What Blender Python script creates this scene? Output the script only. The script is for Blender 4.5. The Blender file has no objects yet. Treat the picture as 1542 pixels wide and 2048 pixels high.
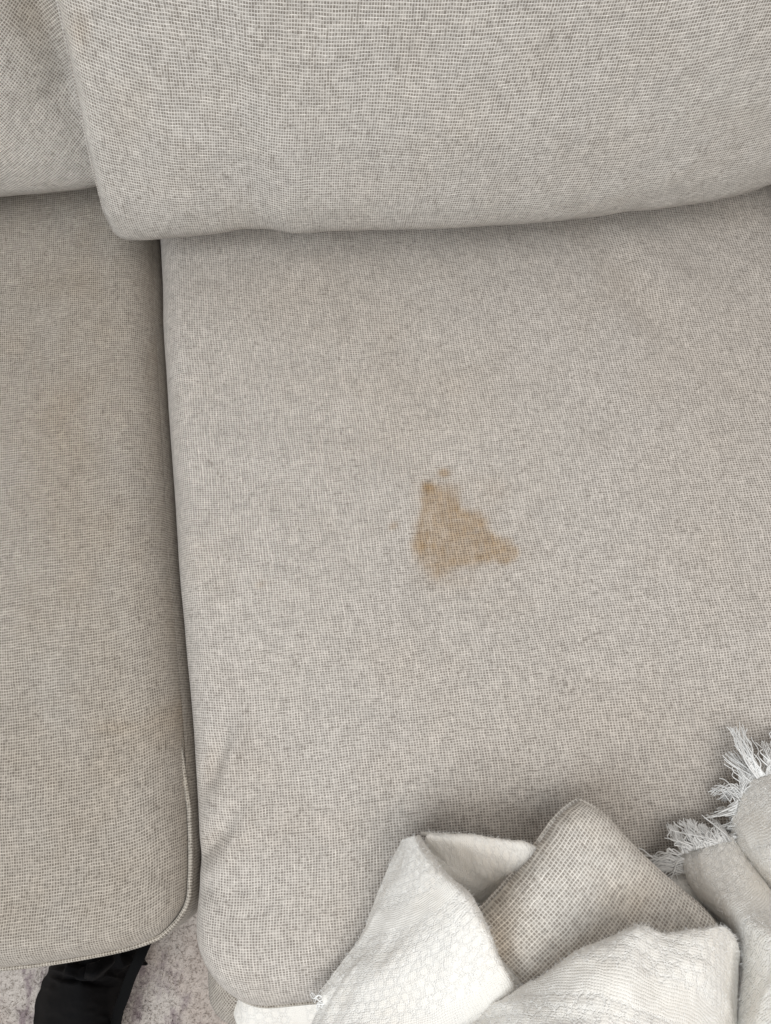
import bpy, math, random
import numpy as np
from mathutils import Vector, Matrix

random.seed(7)
rng = np.random.default_rng(11)
scn = bpy.context.scene
COL = scn.collection

# ------------------------------------------------------------------ camera
W, H, F = 1542.0, 2048.0, 1490.0
SEAT = 0.455
CAM = np.array([0.0, 0.0, 1.083])
TILT = math.radians(15.0)
ROLL = math.radians(6.0)
fw = np.array([0, math.sin(TILT), -math.cos(TILT)])
up0 = np.array([0, math.cos(TILT), math.sin(TILT)])
x0 = np.array([1.0, 0, 0])
rt = math.cos(ROLL) * x0 - math.sin(ROLL) * up0
up = math.sin(ROLL) * x0 + math.cos(ROLL) * up0
cam_d = bpy.data.cameras.new('camera')
cam = bpy.data.objects.new('camera', cam_d)
COL.objects.link(cam)
m = Matrix.Identity(4)
for i in range(3):
    m[i][0], m[i][1], m[i][2], m[i][3] = rt[i], up[i], -fw[i], CAM[i]
cam.matrix_world = m
cam_d.sensor_fit = 'VERTICAL'
cam_d.sensor_height = 24.0
cam_d.lens = 24.0 * F / H
cam_d.clip_start = 0.01
cam_d.clip_end = 50
scn.camera = cam

# ------------------------------------------------------------------ light
wd = bpy.data.worlds.new('World')
scn.world = wd
wd.use_nodes = True
bg = wd.node_tree.nodes['Background']
bg.inputs[0].default_value = (1.0, 0.985, 0.975, 1)
bg.inputs[1].default_value = 0.48


def area(name, loc, target, size, power, color):
    d = bpy.data.lights.new(name, 'AREA')
    d.shape = 'RECTANGLE'
    d.size, d.size_y = size
    d.energy = power
    d.color = color
    o = bpy.data.objects.new(name, d)
    COL.objects.link(o)
    o.location = loc
    o.rotation_euler = (Vector(target) - Vector(loc)).to_track_quat('-Z', 'Y').to_euler()
    return o


area('window_light', (-1.05, -0.95, 2.4), (0.05, 0.15, 0.45), (1.4, 1.4), 34, (0.90, 0.96, 1.0))
area('room_light', (0.7, -0.6, 2.7), (0.1, 0.1, 0.45), (1.6, 1.4), 24, (1.0, 0.96, 0.91))

scn.render.engine = 'CYCLES'
scn.cycles.max_bounces = 5
scn.cycles.diffuse_bounces = 4
vs = scn.view_settings
vs.view_transform = 'Standard'
vs.look = 'None'
vs.exposure = 0.0
vs.gamma = 1.0
vs.use_curve_mapping = False


# ------------------------------------------------------------------ helpers
def ray(px, py):
    d = fw + rt * ((px - W / 2) / F) + up * ((H / 2 - py) / F)
    return d


def P(px, py, z):
    d = ray(px, py)
    t = (z - CAM[2]) / d[2]
    return CAM + d * t


def proj(p):
    q = np.asarray(p) - CAM
    zc = q @ fw
    return W / 2 + F * (q @ rt) / zc, H / 2 - F * (q @ up) / zc


def vnoise2(x, y, seed=0):
    """smooth value noise, numpy, about -1..1"""
    xi = np.floor(x).astype(np.int64)
    yi = np.floor(y).astype(np.int64)
    fx = x - xi
    fy = y - yi
    fx = fx * fx * (3 - 2 * fx)
    fy = fy * fy * (3 - 2 * fy)

    def h(a, b):
        n = (a * 374761393 + b * 668265263 + seed * 982451653) & 0x7fffffff
        n = ((n ^ (n >> 13)) * 1274126177) & 0x7fffffff
        n = n ^ (n >> 16)
        return (n & 0xffff) / 32767.5 - 1
    return (h(xi, yi) * (1 - fx) + h(xi + 1, yi) * fx) * (1 - fy) + \
           (h(xi, yi + 1) * (1 - fx) + h(xi + 1, yi + 1) * fx) * fy


def fbm(x, y, seed=0, octv=3):
    s = 0
    a = 1.0
    for k in range(octv):
        s = s + a * vnoise2(x * 2 ** k, y * 2 ** k, seed + k)
        a *= 0.5
    return s / 1.75


def mesh_obj(name, verts, faces, mat, parent=None, uv=None, attrs=None, smooth=True):
    me = bpy.data.meshes.new(name)
    me.from_pydata([tuple(map(float, v)) for v in verts], [], [tuple(f) for f in faces])
    if smooth:
        me.polygons.foreach_set('use_smooth', [True] * len(me.polygons))
    if uv is not None:
        uv = np.asarray(uv, dtype=np.float32)
        lay = me.uv_layers.new(name='UVMap')
        vi = np.empty(len(me.loops), dtype=np.int32)
        me.loops.foreach_get('vertex_index', vi)
        lay.data.foreach_set('uv', uv[vi].ravel())
    if attrs:
        for k, a in attrs.items():
            at = me.attributes.new(k, 'FLOAT', 'POINT')
            at.data.foreach_set('value', np.asarray(a, dtype=np.float32).ravel())
    me.materials.append(mat)
    me.update()
    o = bpy.data.objects.new(name, me)
    COL.objects.link(o)
    if parent:
        o.parent = parent
        o.matrix_parent_inverse = parent.matrix_world.inverted()
    return o


def thing(name, label, cat, loc, group=None):
    o = bpy.data.objects.new(name, None)
    COL.objects.link(o)
    o.location = loc
    o.matrix_world = Matrix.Translation(loc)
    o.empty_display_size = 0.05
    o['label'] = label
    o['category'] = cat
    if group:
        o['group'] = group
    return o


def grid_faces(nr, nc, wrap=False, flip=False):
    f = []
    cc = nc if wrap else nc - 1
    for r in range(nr - 1):
        for c in range(cc):
            c2 = (c + 1) % nc
            q = (r * nc + c, r * nc + c2, (r + 1) * nc + c2, (r + 1) * nc + c)
            f.append(q[::-1] if flip else q)
    return f


def tube(pts, rad, n=6, closed=False):
    pts = np.asarray(pts, float)
    N = len(pts)
    if closed:
        tan = np.roll(pts, -1, 0) - np.roll(pts, 1, 0)
    else:
        tan = np.gradient(pts, axis=0)
    tan /= np.linalg.norm(tan, axis=1)[:, None] + 1e-12
    ref = np.array([0, 0, 1.0])
    a = np.cross(tan, ref)
    bad = np.linalg.norm(a, axis=1) < 1e-3
    a[bad] = np.cross(tan[bad], np.array([1.0, 0, 0]))
    a /= np.linalg.norm(a, axis=1)[:, None]
    b = np.cross(tan, a)
    ang = np.linspace(0, 2 * np.pi, n, endpoint=False)
    rad = np.broadcast_to(np.asarray(rad, float), (N,))
    v = pts[:, None, :] + rad[:, None, None] * (a[:, None, :] * np.cos(ang)[None, :, None] + b[:, None, :] * np.sin(ang)[None, :, None])
    fs = grid_faces(N, n, wrap=True)
    if closed:
        for c in range(n):
            fs.append(((N - 1) * n + c, (N - 1) * n + (c + 1) % n, (c + 1) % n, c))
    L = np.concatenate([[0], np.cumsum(np.linalg.norm(np.diff(pts, axis=0), axis=1))])
    uv = np.stack([np.repeat(L, n), np.tile(np.arange(n) * 2 * np.pi / n, N) * np.repeat(rad, n)], 1)
    return v.reshape(-1, 3), fs, uv


def poly_sdf(px, py, poly):
    """signed distance (positive inside) of points to a closed polygon"""
    poly = np.asarray(poly, float)
    d = np.full(px.shape, 1e9)
    ins = np.zeros(px.shape, bool)
    n = len(poly)
    for i in range(n):
        a = poly[i]
        b = poly[(i + 1) % n]
        ex, ey = b - a
        wx, wy = px - a[0], py - a[1]
        t = np.clip((wx * ex + wy * ey) / (ex * ex + ey * ey + 1e-12), 0, 1)
        d = np.minimum(d, np.hypot(wx - t * ex, wy - t * ey))
        c = ((a[1] > py) != (b[1] > py)) & (px < (b[0] - a[0]) * (py - a[1]) / (b[1] - a[1] + 1e-12) + a[0])
        ins ^= c
    return np.where(ins, d, -d)


def catmull(ctrl, n):
    """interpolate array (k,...) along axis 0 to n samples (natural Catmull-Rom)"""
    ctrl = np.asarray(ctrl, float)
    k = len(ctrl)
    p = np.concatenate([[2 * ctrl[0] - ctrl[1]], ctrl, [2 * ctrl[-1] - ctrl[-2]]])
    t = np.linspace(0, k - 1, n)
    i = np.minimum(t.astype(int), k - 2)
    f = (t - i)
    f = f.reshape((-1,) + (1,) * (ctrl.ndim - 1))
    a, b, c, d = p[i], p[i + 1], p[i + 2], p[i + 3]
    return 0.5 * (2 * b + (c - a) * f + (2 * a - 5 * b + 4 * c - d) * f ** 2 + (3 * b - a - 3 * c + d) * f ** 3)


def smooth_axis(a, it, axis):
    for _ in range(it):
        a = np.moveaxis(a, axis, 0).copy()
        a[1:-1] = (a[:-2] + 2 * a[1:-1] + a[2:]) / 4
        a = np.moveaxis(a, 0, axis)
    return a


# ------------------------------------------------------------------ materials
class NT:
    def __init__(s, name):
        s.m = bpy.data.materials.new(name)
        s.m.use_nodes = True
        s.t = s.m.node_tree
        s.b = s.t.nodes['Principled BSDF']

    def n(s, typ, **kw):
        nd = s.t.nodes.new(typ)
        for k, v in kw.items():
            setattr(nd, k, v)
        return nd

    def link(s, a, b):
        s.t.links.new(a, b)

    def val(s, nd, i, v):
        if isinstance(v, bpy.types.NodeSocket):
            s.link(v, nd.inputs[i])
        else:
            nd.inputs[i].default_value = v

    def math(s, op, a, b=None, c=None, clamp=False):
        nd = s.n('ShaderNodeMath', operation=op, use_clamp=clamp)
        s.val(nd, 0, a)
        if b is not None:
            s.val(nd, 1, b)
        if c is not None:
            s.val(nd, 2, c)
        return nd.outputs[0]

    def mr(s, v, a, b, c=0.0, d=1.0, smooth=True):
        nd = s.n('ShaderNodeMapRange')
        nd.interpolation_type = 'SMOOTHSTEP' if smooth else 'LINEAR'
        s.val(nd, 0, v)
        for i, x in enumerate((a, b, c, d)):
            nd.inputs[i + 1].default_value = x
        return nd.outputs[0]

    def comb(s, x, y, z=0.0):
        nd = s.n('ShaderNodeCombineXYZ')
        s.val(nd, 0, x)
        s.val(nd, 1, y)
        s.val(nd, 2, z)
        return nd.outputs[0]

    def sep(s, v):
        nd = s.n('ShaderNodeSeparateXYZ')
        s.link(v, nd.inputs[0])
        return nd.outputs

    def noise(s, vec, scale, detail=2.0, rough=0.5, col=False):
        nd = s.n('ShaderNodeTexNoise')
        s.link(vec, nd.inputs['Vector'])
        nd.inputs['Scale'].default_value = scale
        nd.inputs['Detail'].default_value = detail
        nd.inputs['Roughness'].default_value = rough
        return nd.outputs['Color' if col else 'Fac']

    def white(s, vec):
        nd = s.n('ShaderNodeTexWhiteNoise', noise_dimensions='2D')
        s.link(vec, nd.inputs['Vector'])
        return nd.outputs['Value']

    def mix(s, f, a, b, mode='MIX'):
        nd = s.n('ShaderNodeMix', data_type='RGBA', blend_type=mode)
        s.val(nd, 0, f)
        for i, v in ((6, a), (7, b)):
            if isinstance(v, tuple):
                v = v if len(v) == 4 else v + (1,)
            s.val(nd, i, v)
        return nd.outputs[2]

    def attr(s, name):
        nd = s.n('ShaderNodeAttribute', attribute_name=name)
        return nd.outputs['Fac']

    def uv(s):
        return s.n('ShaderNodeUVMap').outputs[0]

    def bump(s, h, dist, strength=1.0):
        nd = s.n('ShaderNodeBump')
        nd.inputs['Distance'].default_value = dist
        nd.inputs['Strength'].default_value = strength
        s.link(h, nd.inputs['Height'])
        return nd.outputs[0]


def fabric(name, light, dark, pu=0.00232, pv=0.00198, dash=0.90, soil=0.25, seed=0.0, contrast=1.0):
    """slubby open basket weave; UV in metres"""
    k = NT(name)
    uv = k.uv()
    off = k.n('ShaderNodeVectorMath', operation='ADD')
    k.link(uv, off.inputs[0])
    off.inputs[1].default_value = (seed, seed * 1.7, 0)
    uvo = off.outputs[0]
    n1 = k.sep(k.noise(uvo, 110, 1, 0.5, True))
    n2 = k.sep(k.noise(uvo, 14, 0, 0.5, True))
    s = k.sep(uvo)

    def dist(c, a, b):
        d1 = k.math('MULTIPLY', k.math('SUBTRACT', a, 0.5), 0.0013)
        d2 = k.math('MULTIPLY', k.math('SUBTRACT', b, 0.5), 0.004)
        return k.math('ADD', c, k.math('ADD', d1, d2))
    u = k.math('DIVIDE', dist(s[0], n1[0], n2[0]), pu)
    v = k.math('DIVIDE', dist(s[1], n1[1], n2[1]), pv)
    fu, fv = k.math('FLOOR', u), k.math('FLOOR', v)
    cu = k.math('MULTIPLY', k.math('ABSOLUTE', k.math('SUBTRACT', k.math('FRACT', u), 0.5)), 2.0)
    cv = k.math('MULTIPLY', k.math('ABSOLUTE', k.math('SUBTRACT', k.math('FRACT', v), 0.5)), 2.0)
    hu = k.mr(cu, 0.42, 0.88, 1, 0)
    hv = k.mr(cv, 0.42, 0.88, 1, 0)
    cell = k.white(k.comb(fu, fv))
    amt = k.mr(cell, 0.0, 0.6, 0.62, 1.0, False)
    clus = k.mr(k.noise(uvo, 150, 1, 0.6), 0.32, 0.62, 0.84, 1.05, False)
    hole0 = k.math('MULTIPLY', k.math('MULTIPLY', hu, hv), amt)
    hole = k.math('MULTIPLY', hole0, clus)
    # dark slub dashes lying in a row
    rr = k.white(k.comb(fv, 3.7))
    seg = k.math('FLOOR', k.math('ADD', k.math('DIVIDE', u, 2.6), k.math('MULTIPLY', rr, 9.0)))
    dsh = k.mr(k.white(k.comb(seg, fv)), dash, dash + 0.06, 0, 0.60, False)
    dashm = k.math('MULTIPLY', dsh, k.mr(cv, 0.45, 0.9, 1, 0))
    hole = k.math('MAXIMUM', hole, dashm)
    # pale raised floats along a column
    fc = k.math('FLOOR', k.math('ADD', u, 0.5))
    rc = k.white(k.comb(fc, 8.1))
    sg2 = k.math('FLOOR', k.math('ADD', k.math('DIVIDE', v, 2.5), k.math('MULTIPLY', rc, 9.0)))
    flt = k.math('MULTIPLY', k.mr(k.white(k.comb(sg2, fc)), 0.80, 0.95, 0, 1, False), k.mr(cu, 0.45, 0.85, 0, 1))
    fuzz = k.noise(uvo, 900, 1, 0.6)
    st1 = k.noise(k.comb(k.math('MULTIPLY', fc, 1.73), k.math('MULTIPLY', s[1], 80.0)), 1.0, 1, 0.6)
    st2 = k.noise(k.comb(k.math('MULTIPLY', s[0], 80.0), k.math('MULTIPLY', k.math('FLOOR', k.math('ADD', v, 0.5)), 1.73), 7.0), 1.0, 1, 0.6)
    streak = k.math('ADD', k.mr(st1, 0.3, 0.7, -0.10, 0.10, False), k.mr(st2, 0.3, 0.7, -0.08, 0.08, False))
    body = k.noise(uvo, 38, 4, 0.6)
    tint = k.noise(uvo, 16, 3, 0.6)
    c = k.mix(k.math('MULTIPLY', hole, contrast), light, dark)
    c = k.mix(k.math('MULTIPLY', flt, 0.55), c, (min(1, light[0] * 1.28), min(1, light[1] * 1.28), min(1, light[2] * 1.28)))
    br = k.math('ADD', k.mr(body, 0.25, 0.75, 0.975, 1.025, False), k.math('ADD', streak, k.mr(fuzz, 0.2, 0.8, -0.07, 0.07, False)))
    c = k.mix(1.0, c, k.comb(br, br, br), 'MULTIPLY')
    c = k.mix(k.mr(tint, 0.42, 0.72, 0, soil), c, k.mix(1.0, c, (0.90, 0.80, 0.66), 'MULTIPLY'))
    spk = k.math('MULTIPLY', k.mr(cell, 0.955, 0.965, 0, 0.55, False), k.mr(k.noise(uvo, 60, 1, 0.5), 0.45, 0.60))
    c = k.mix(spk, c, dark)
    dirt_shade = k.attr('dirt_shade')  # real soiling plus shade painted into seat dents and pillow sides
    c = k.mix(k.math('MULTIPLY', dirt_shade, 1.0, clamp=True), c, k.mix(1.0, c, (0.82, 0.68, 0.50), 'MULTIPLY'))
    stain = k.attr('stain')
    c = k.mix(k.math('MULTIPLY', stain, 1.0, clamp=True), c, k.mix(1.0, c, (0.68, 0.50, 0.30), 'MULTIPLY'))
    k.link(c, k.b.inputs['Base Color'])
    k.b.inputs['Roughness'].default_value = 0.95
    k.b.inputs['Specular IOR Level'].default_value = 0.12
    k.b.inputs['Sheen Weight'].default_value = 0.12
    k.b.inputs['Sheen Roughness'].default_value = 0.5
    h = k.math('SUBTRACT', k.math('MULTIPLY', flt, 0.5), hole0)
    k.link(k.bump(h, 0.00045, 0.8), k.b.inputs['Normal'])
    return k.m


LIGHT = (0.592, 0.550, 0.506)
DARK = (0.240, 0.212, 0.186)
M_seat = fabric('right_seat_weave', LIGHT, DARK, dash=0.90, soil=0.06)
M_seat2 = fabric('left_seat_weave', (0.462, 0.422, 0.374), (0.17, 0.147, 0.124), dash=0.92, soil=0.18, seed=3.3)
M_back = fabric('back_cushion_weave', (0.622, 0.590, 0.548), (0.24, 0.212, 0.185), pu=0.00235, pv=0.00197, dash=0.90, soil=0.10, seed=5.1)
M_pil = fabric('throw_pillow_weave', (0.79, 0.75, 0.695), (0.37, 0.33, 0.29), pu=0.00265, pv=0.0026, dash=0.95, soil=0.2, seed=8.2)
M_pipe = fabric('seam_weave', (0.50, 0.46, 0.405), (0.17, 0.145, 0.12), pu=0.0022, pv=0.0018, seed=1.2)


def blanket_mat():
    k = NT('white_cotton_throw')
    uv = k.uv()
    wob = k.sep(k.noise(uv, 60, 2, 0.5, True))
    s = k.sep(uv)
    u = k.math('ADD', s[0], k.math('MULTIPLY', k.math('SUBTRACT', wob[0], 0.5), 0.005))
    v = k.math('ADD', s[1], k.math('MULTIPLY', k.math('SUBTRACT', wob[1], 0.5), 0.005))
    # fine weave
    pu = 0.00165
    a = k.math('ABSOLUTE', k.math('SINE', k.math('MULTIPLY', u, math.pi / pu)))
    b = k.math('ABSOLUTE', k.math('SINE', k.math('MULTIPLY', v, math.pi / pu)))
    weave = k.math('MULTIPLY', a, b)
    # rings on a staggered lattice
    Pp = 0.0092

    def ring(ou, ov):
        x = k.math('SUBTRACT', k.math('FRACT', k.math('ADD', k.math('DIVIDE', u, Pp), ou)), 0.5)
        y = k.math('SUBTRACT', k.math('FRACT', k.math('ADD', k.math('DIVIDE', v, Pp * 1.5), ov)), 0.5)
        y = k.math('MULTIPLY', y, 1.5)
        r = k.math('SQRT', k.math('ADD', k.math('MULTIPLY', x, x), k.math('MULTIPLY', y, y)))
        return k.mr(k.math('ABSOLUTE', k.math('SUBTRACT', r, 0.40)), 0.0, 0.20, 1, 0)
    rings = k.math('MAXIMUM', ring(0, 0), ring(0.5, 0.5))
    brk = k.mr(k.noise(uv, 520, 2, 0.7), 0.42, 0.58, 0.0, 1, False)
    rings = k.math('MULTIPLY', rings, brk)
    band = k.mr(k.math('FRACT', k.math('DIVIDE', v, 0.085)), 0.80, 0.83, 1, 0)   # plain net bands between the ring bands
    rings = k.math('MULTIPLY', rings, band)
    net = k.math('MULTIPLY', k.math('SUBTRACT', 1.0, band), k.math('MULTIPLY', weave, 0.35))
    fuzz = k.noise(uv, 1100, 3, 0.6)
    h = k.math('ADD', k.math('MULTIPLY', rings, 1.1), k.math('ADD', k.math('MULTIPLY', fuzz, 0.55), k.math('MULTIPLY', k.math('ADD', weave, net), -0.45)))
    soft = k.noise(uv, 22, 3, 0.6)
    c = k.mix(k.mr(soft, 0.4, 0.7, 0, 1), (0.875, 0.848, 0.80), (0.86, 0.82, 0.758))
    dk = k.math('MULTIPLY', k.math('ADD', weave, net), k.mr(fuzz, 0.3, 0.7, 0.04, 0.18, False))
    c = k.mix(dk, c, (0.66, 0.63, 0.58))
    c = k.mix(k.math('MULTIPLY', rings, 0.6), c, (0.90, 0.885, 0.855))
    k.link(c, k.b.inputs['Base Color'])
    k.b.inputs['Roughness'].default_value = 0.95
    k.b.inputs['Specular IOR Level'].default_value = 0.1
    k.b.inputs['Sheen Weight'].default_value = 0.15
    k.link(k.bump(h, 0.0007, 0.7), k.b.inputs['Normal'])
    return k.m


M_blk = blanket_mat()


def plain(name, col, rough=0.8, nscale=300, nd=0.0005, var=0.1, spec=0.3):
    k = NT(name)
    tc = k.n('ShaderNodeTexCoord').outputs['Object']
    n = k.noise(tc, nscale, 3, 0.6)
    f = k.mr(n, 0.25, 0.75, 1 - var, 1 + var, False)
    k.link(k.mix(1.0, col, k.comb(f, f, f), 'MULTIPLY'), k.b.inputs['Base Color'])
    k.b.inputs['Roughness'].default_value = rough
    k.b.inputs['Specular IOR Level'].default_value = spec
    k.link(k.bump(n, nd, 0.6), k.b.inputs['Normal'])
    return k.m


M_fringe = plain('white_fringe_cotton', (0.90, 0.90, 0.89), 0.9, 900, 0.0002, 0.06, 0.1)
M_black = plain('black_cloth', (0.0022, 0.0022, 0.0027), 0.8, 500, 0.0003, 0.3, 0.12)
M_black2 = plain('black_webbing', (0.003, 0.003, 0.0033), 0.85, 900, 0.0003, 0.3, 0.15)
M_floor = plain('dark_wood_floor', (0.22, 0.16, 0.11), 0.5, 12, 0.0004, 0.25)


def rug_mat():
    k = NT('faded_rug')
    tc = k.n('ShaderNodeTexCoord').outputs['Object']
    mp = k.n('ShaderNodeMapping')
    k.link(tc, mp.inputs[0])
    mp.inputs['Scale'].default_value = (1.0, 0.55, 1.0)
    big = k.noise(mp.outputs[0], 16, 5, 0.7)
    mid = k.noise(mp.outputs[0], 60, 4, 0.65)
    warm = k.noise(tc, 9, 3, 0.6)
    fine = k.noise(tc, 420, 3, 0.7)
    c = k.mix(k.mr(warm, 0.4, 0.65), (0.64, 0.585, 0.54), (0.58, 0.505, 0.455))
    mau = k.math('MULTIPLY', k.mr(big, 0.47, 0.58), k.mr(mid, 0.38, 0.60))
    c = k.mix(k.math('MULTIPLY', mau, 0.8), c, (0.26, 0.20, 0.22))
    f = k.mr(fine, 0.25, 0.75, 0.82, 1.15, False)
    c = k.mix(1.0, c, k.comb(f, f, f), 'MULTIPLY')
    k.link(c, k.b.inputs['Base Color'])
    k.b.inputs['Roughness'].default_value = 1.0
    k.b.inputs['Specular IOR Level'].default_value = 0.05
    k.link(k.bump(k.math('ADD', fine, k.noise(tc, 120, 2, 0.6)), 0.004, 0.7), k.b.inputs['Normal'])
    return k.m


M_rug = rug_mat()

# ------------------------------------------------------------------ floor and rug
mesh_obj('floor', [(-3, -3, 0), (3, -3, 0), (3, 3, 0), (-3, 3, 0)], [(0, 1, 2, 3)], M_floor)['kind'] = 'structure'


def make_rug():
    t = thing('rug', 'faded pale rug with mauve patches under the sofa', 'rug', (0, -0.3, 0))
    xs = np.linspace(-1.5, 1.5, 121)
    ys = np.linspace(-1.5, 0.5, 81)
    X, Y = np.meshgrid(xs, ys)
    Z = 0.014 + 0.0015 * fbm(X * 30, Y * 30, 4)
    v = np.stack([X, Y, Z], -1).reshape(-1, 3)
    n = len(v)
    f = grid_faces(81, 121)
    # skirt down to the floor
    per = [c for c in range(121)] + [r * 121 + 120 for r in range(1, 81)] + [80 * 121 + c for c in range(119, -1, -1)] + [r * 121 for r in range(79, 0, -1)]
    low = v[per].copy()
    low[:, 2] = 0.002
    v = np.concatenate([v, low])
    for i in range(len(per)):
        j = (i + 1) % len(per)
        f.append((per[i], n + i, n + j, per[j]))
    mesh_obj('woven_pile', v, f, M_rug, t, uv=v[:, :2])
    # loose pile fibres standing up where the rug can be seen beside the sofa
    cnt = 26000
    fx = rng.uniform(-0.75, 0.0, cnt)
    fy = rng.uniform(-0.62, -0.18, cnt)
    ln = rng.uniform(0.004, 0.011, cnt)
    an = rng.uniform(0, 2 * np.pi, cnt)
    lean = rng.uniform(0.5, 1.2, cnt)
    w = 0.0007
    base = np.stack([fx, fy, np.full(cnt, 0.0135)], 1)
    dirv = np.stack([np.cos(an) * np.sin(lean), np.sin(an) * np.sin(lean), np.cos(lean)], 1)
    side = np.stack([-np.sin(an), np.cos(an), np.zeros(cnt)], 1)
    a = base - side * w
    b = base + side * w
    c = base + dirv * ln[:, None] + side * w * 0.4
    vv = np.stack([a, b, c], 1).reshape(-1, 3)
    ff = np.arange(cnt * 3).reshape(-1, 3).tolist()
    o = mesh_obj('pile_fibres', vv, ff, M_rug, t, uv=vv[:, :2], smooth=False)
    o['kind'] = 'stuff'


make_rug()

# ------------------------------------------------------------------ seat cushions


def axis_coords(L, Ra, Rb, step, na=14, hh=0.037):
    """arc-shaped sampling near both ends; returns distance from start and arc length"""
    ph = np.linspace(0, np.pi / 2, na)
    a = Ra * (1 - np.cos(ph))
    b = L - Rb * (1 - np.cos(ph[::-1]))
    n = max(2, int((L - Ra - Rb) / step))
    mid = np.linspace(Ra, L - Rb, n + 1)[1:-1]
    d = np.concatenate([a, mid, b])
    def arc(R):
        f = np.linspace(0, np.pi / 2, 400)
        g_ = np.sqrt((R * np.sin(f)) ** 2 + (hh * np.cos(f)) ** 2)
        c_ = np.concatenate([[0], np.cumsum((g_[1:] + g_[:-1]) / 2 * (f[1] - f[0]))])
        return np.interp(ph, f, c_)
    sa, sb = arc(Ra), arc(Rb)
    s = np.concatenate([sa, sa[-1] + (mid - Ra), sa[-1] + L - Ra - Rb + sb[-1] - sb[::-1]])
    return d, s


def seat_cushion(label, mat, xl, xr, yf, yb, ze, hgt, Rl, Rr, Rf, Rb, corner, step, bulge, disp, px_attr, swap, thick=0.120, pipe=0.0021, crown=0.006, tuck=-0.0035, tuck_y=-0.06):
    """xl/xr: functions of y, yf/yb: functions of x (plan outline at the seam, metres)"""
    L = xr(0.1) - xl(0.1)
    D = yb(0.0) - yf(0.5 * (xl(0) + xr(0)))
    du, su = axis_coords(L, Rl, Rr, step)
    dv, sv = axis_coords(D, Rf, Rb, step)
    U, V = np.meshgrid(du, dv)
    SU, SV = np.meshgrid(su, sv)
    # round the corners in plan
    U2, V2 = U.copy(), V.copy()
    for (cx, cy, r) in corner:
        a = (r - U) / r if cx == 0 else (U - (L - r)) / r
        b = (r - V) / r if cy == 0 else (V - (D - r)) / r
        msk = (a > 0) & (b > 0)
        a_, b_ = np.clip(a, 0, 1), np.clip(b, 0, 1)
        a2 = a_ * np.sqrt(1 - b_ ** 2 / 2)
        b2 = b_ * np.sqrt(1 - a_ ** 2 / 2)
        U2 = np.where(msk, (r - a2 * r) if cx == 0 else (L - r + a2 * r), U2)
        V2 = np.where(msk, (r - b2 * r) if cy == 0 else (D - r + b2 * r), V2)
    fu, fv = U2 / L, V2 / D
    x = xl(0.1) + fu * L
    y = np.zeros_like(x)
    for _ in range(3):
        y = yf(x) + fv * (yb(x) - yf(x))
        x = xl(y) + fu * (xr(y) - xl(y))

    def g(d, R):
        q = np.clip(1 - d / R, 0, 1)
        return np.sqrt(np.clip(1 - q * q, 0, 1))
    gg = g(U, Rl) * g(L - U, Rr) * g(V, Rf) * g(D - V, Rb)
    cr = crown * np.sin(np.pi * np.clip(U / L, 0, 1)) ** 0.7 * np.sin(np.pi * np.clip(V / D, 0, 1)) ** 0.7
    z = ze + hgt * gg + cr
    # pulled-in groove just inside the seam
    dm = np.minimum(np.minimum(SU, su[-1] - SU), np.minimum(SV, sv[-1] - SV))
    z = z - 0.0016 * np.exp(-((dm - 0.006) / 0.0028) ** 2)
    dz = disp(x, y)
    fade = np.clip(dm / 0.007, 0, 1)
    z = z + dz * fade - sag(y)
    nr, nc = x.shape
    verts = np.stack([x, y, z], -1)
    uv = np.stack([SV, SU], -1) if swap else np.stack([SU, SV], -1)
    root = thing('seat_cushion', label, 'cushion', (float(x.mean()), float(y.mean()), ze - thick))
    pxs, pys = proj(verts.reshape(-1, 3))
    at = px_attr(pxs, pys)
    mesh_obj('top_panel', verts.reshape(-1, 3), grid_faces(nr, nc), mat, root, uv.reshape(-1, 2), at)
    idx = np.arange(nr * nc).reshape(nr, nc)
    per = np.concatenate([idx[0, :], idx[1:, -1], idx[-1, -2::-1], idx[-2:0:-1, 0]])
    loop = verts.reshape(-1, 3)[per]
    keep = [0]
    for i in range(1, len(loop)):
        if np.linalg.norm(loop[i] - loop[keep[-1]]) > 0.0008:
            keep.append(i)
    loop = loop[keep]
    tan = np.roll(loop, -1, 0) - np.roll(loop, 1, 0)
    nrm = np.stack([tan[:, 1], -tan[:, 0]], 1)
    nrm /= np.linalg.norm(nrm, axis=1)[:, None] + 1e-9
    for _ in range(4):
        nrm = (np.roll(nrm, 1, 0) + 2 * nrm + np.roll(nrm, -1, 0)) / 4
    Lp = np.concatenate([[0], np.cumsum(np.linalg.norm(np.diff(loop, axis=0), axis=1))])
    lv = np.linspace(0, 1, 15)
    rings, ruv = [], []
    for t in lv:
        r = loop.copy()
        wob = 0.0012 * fbm(Lp * 25, np.full_like(Lp, t * 5), 9)
        off = bulge * math.sin(math.pi * min(1, t * 1.02)) ** 0.6 + wob * math.sin(math.pi * t)
        r[:, 0] += nrm[:, 0] * off
        r[:, 1] += nrm[:, 1] * off
        r[:, 2] = loop[:, 2] - t * thick
        rings.append(r)
        ruv.append(np.stack([Lp, np.full_like(Lp, t * thick)], 1))
    n = len(loop)
    bv = np.concatenate(rings)
    bf = grid_faces(len(lv), n, wrap=True, flip=True)
    bf.append(tuple(range((len(lv) - 1) * n, len(lv) * n))[::-1])
    mesh_obj('side_band', bv, bf, mat, root, np.concatenate(ruv))
    pl = loop.copy()
    wt = np.clip((loop[:, 1] - tuck_y) / 0.05, 0, 1) * np.clip((np.abs(nrm[:, 0]) - 0.6) / 0.3, 0, 1)
    po = 0.0010 + (tuck - 0.0010) * wt
    pl[:, 0] += nrm[:, 0] * po
    pl[:, 1] += nrm[:, 1] * po
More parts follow.
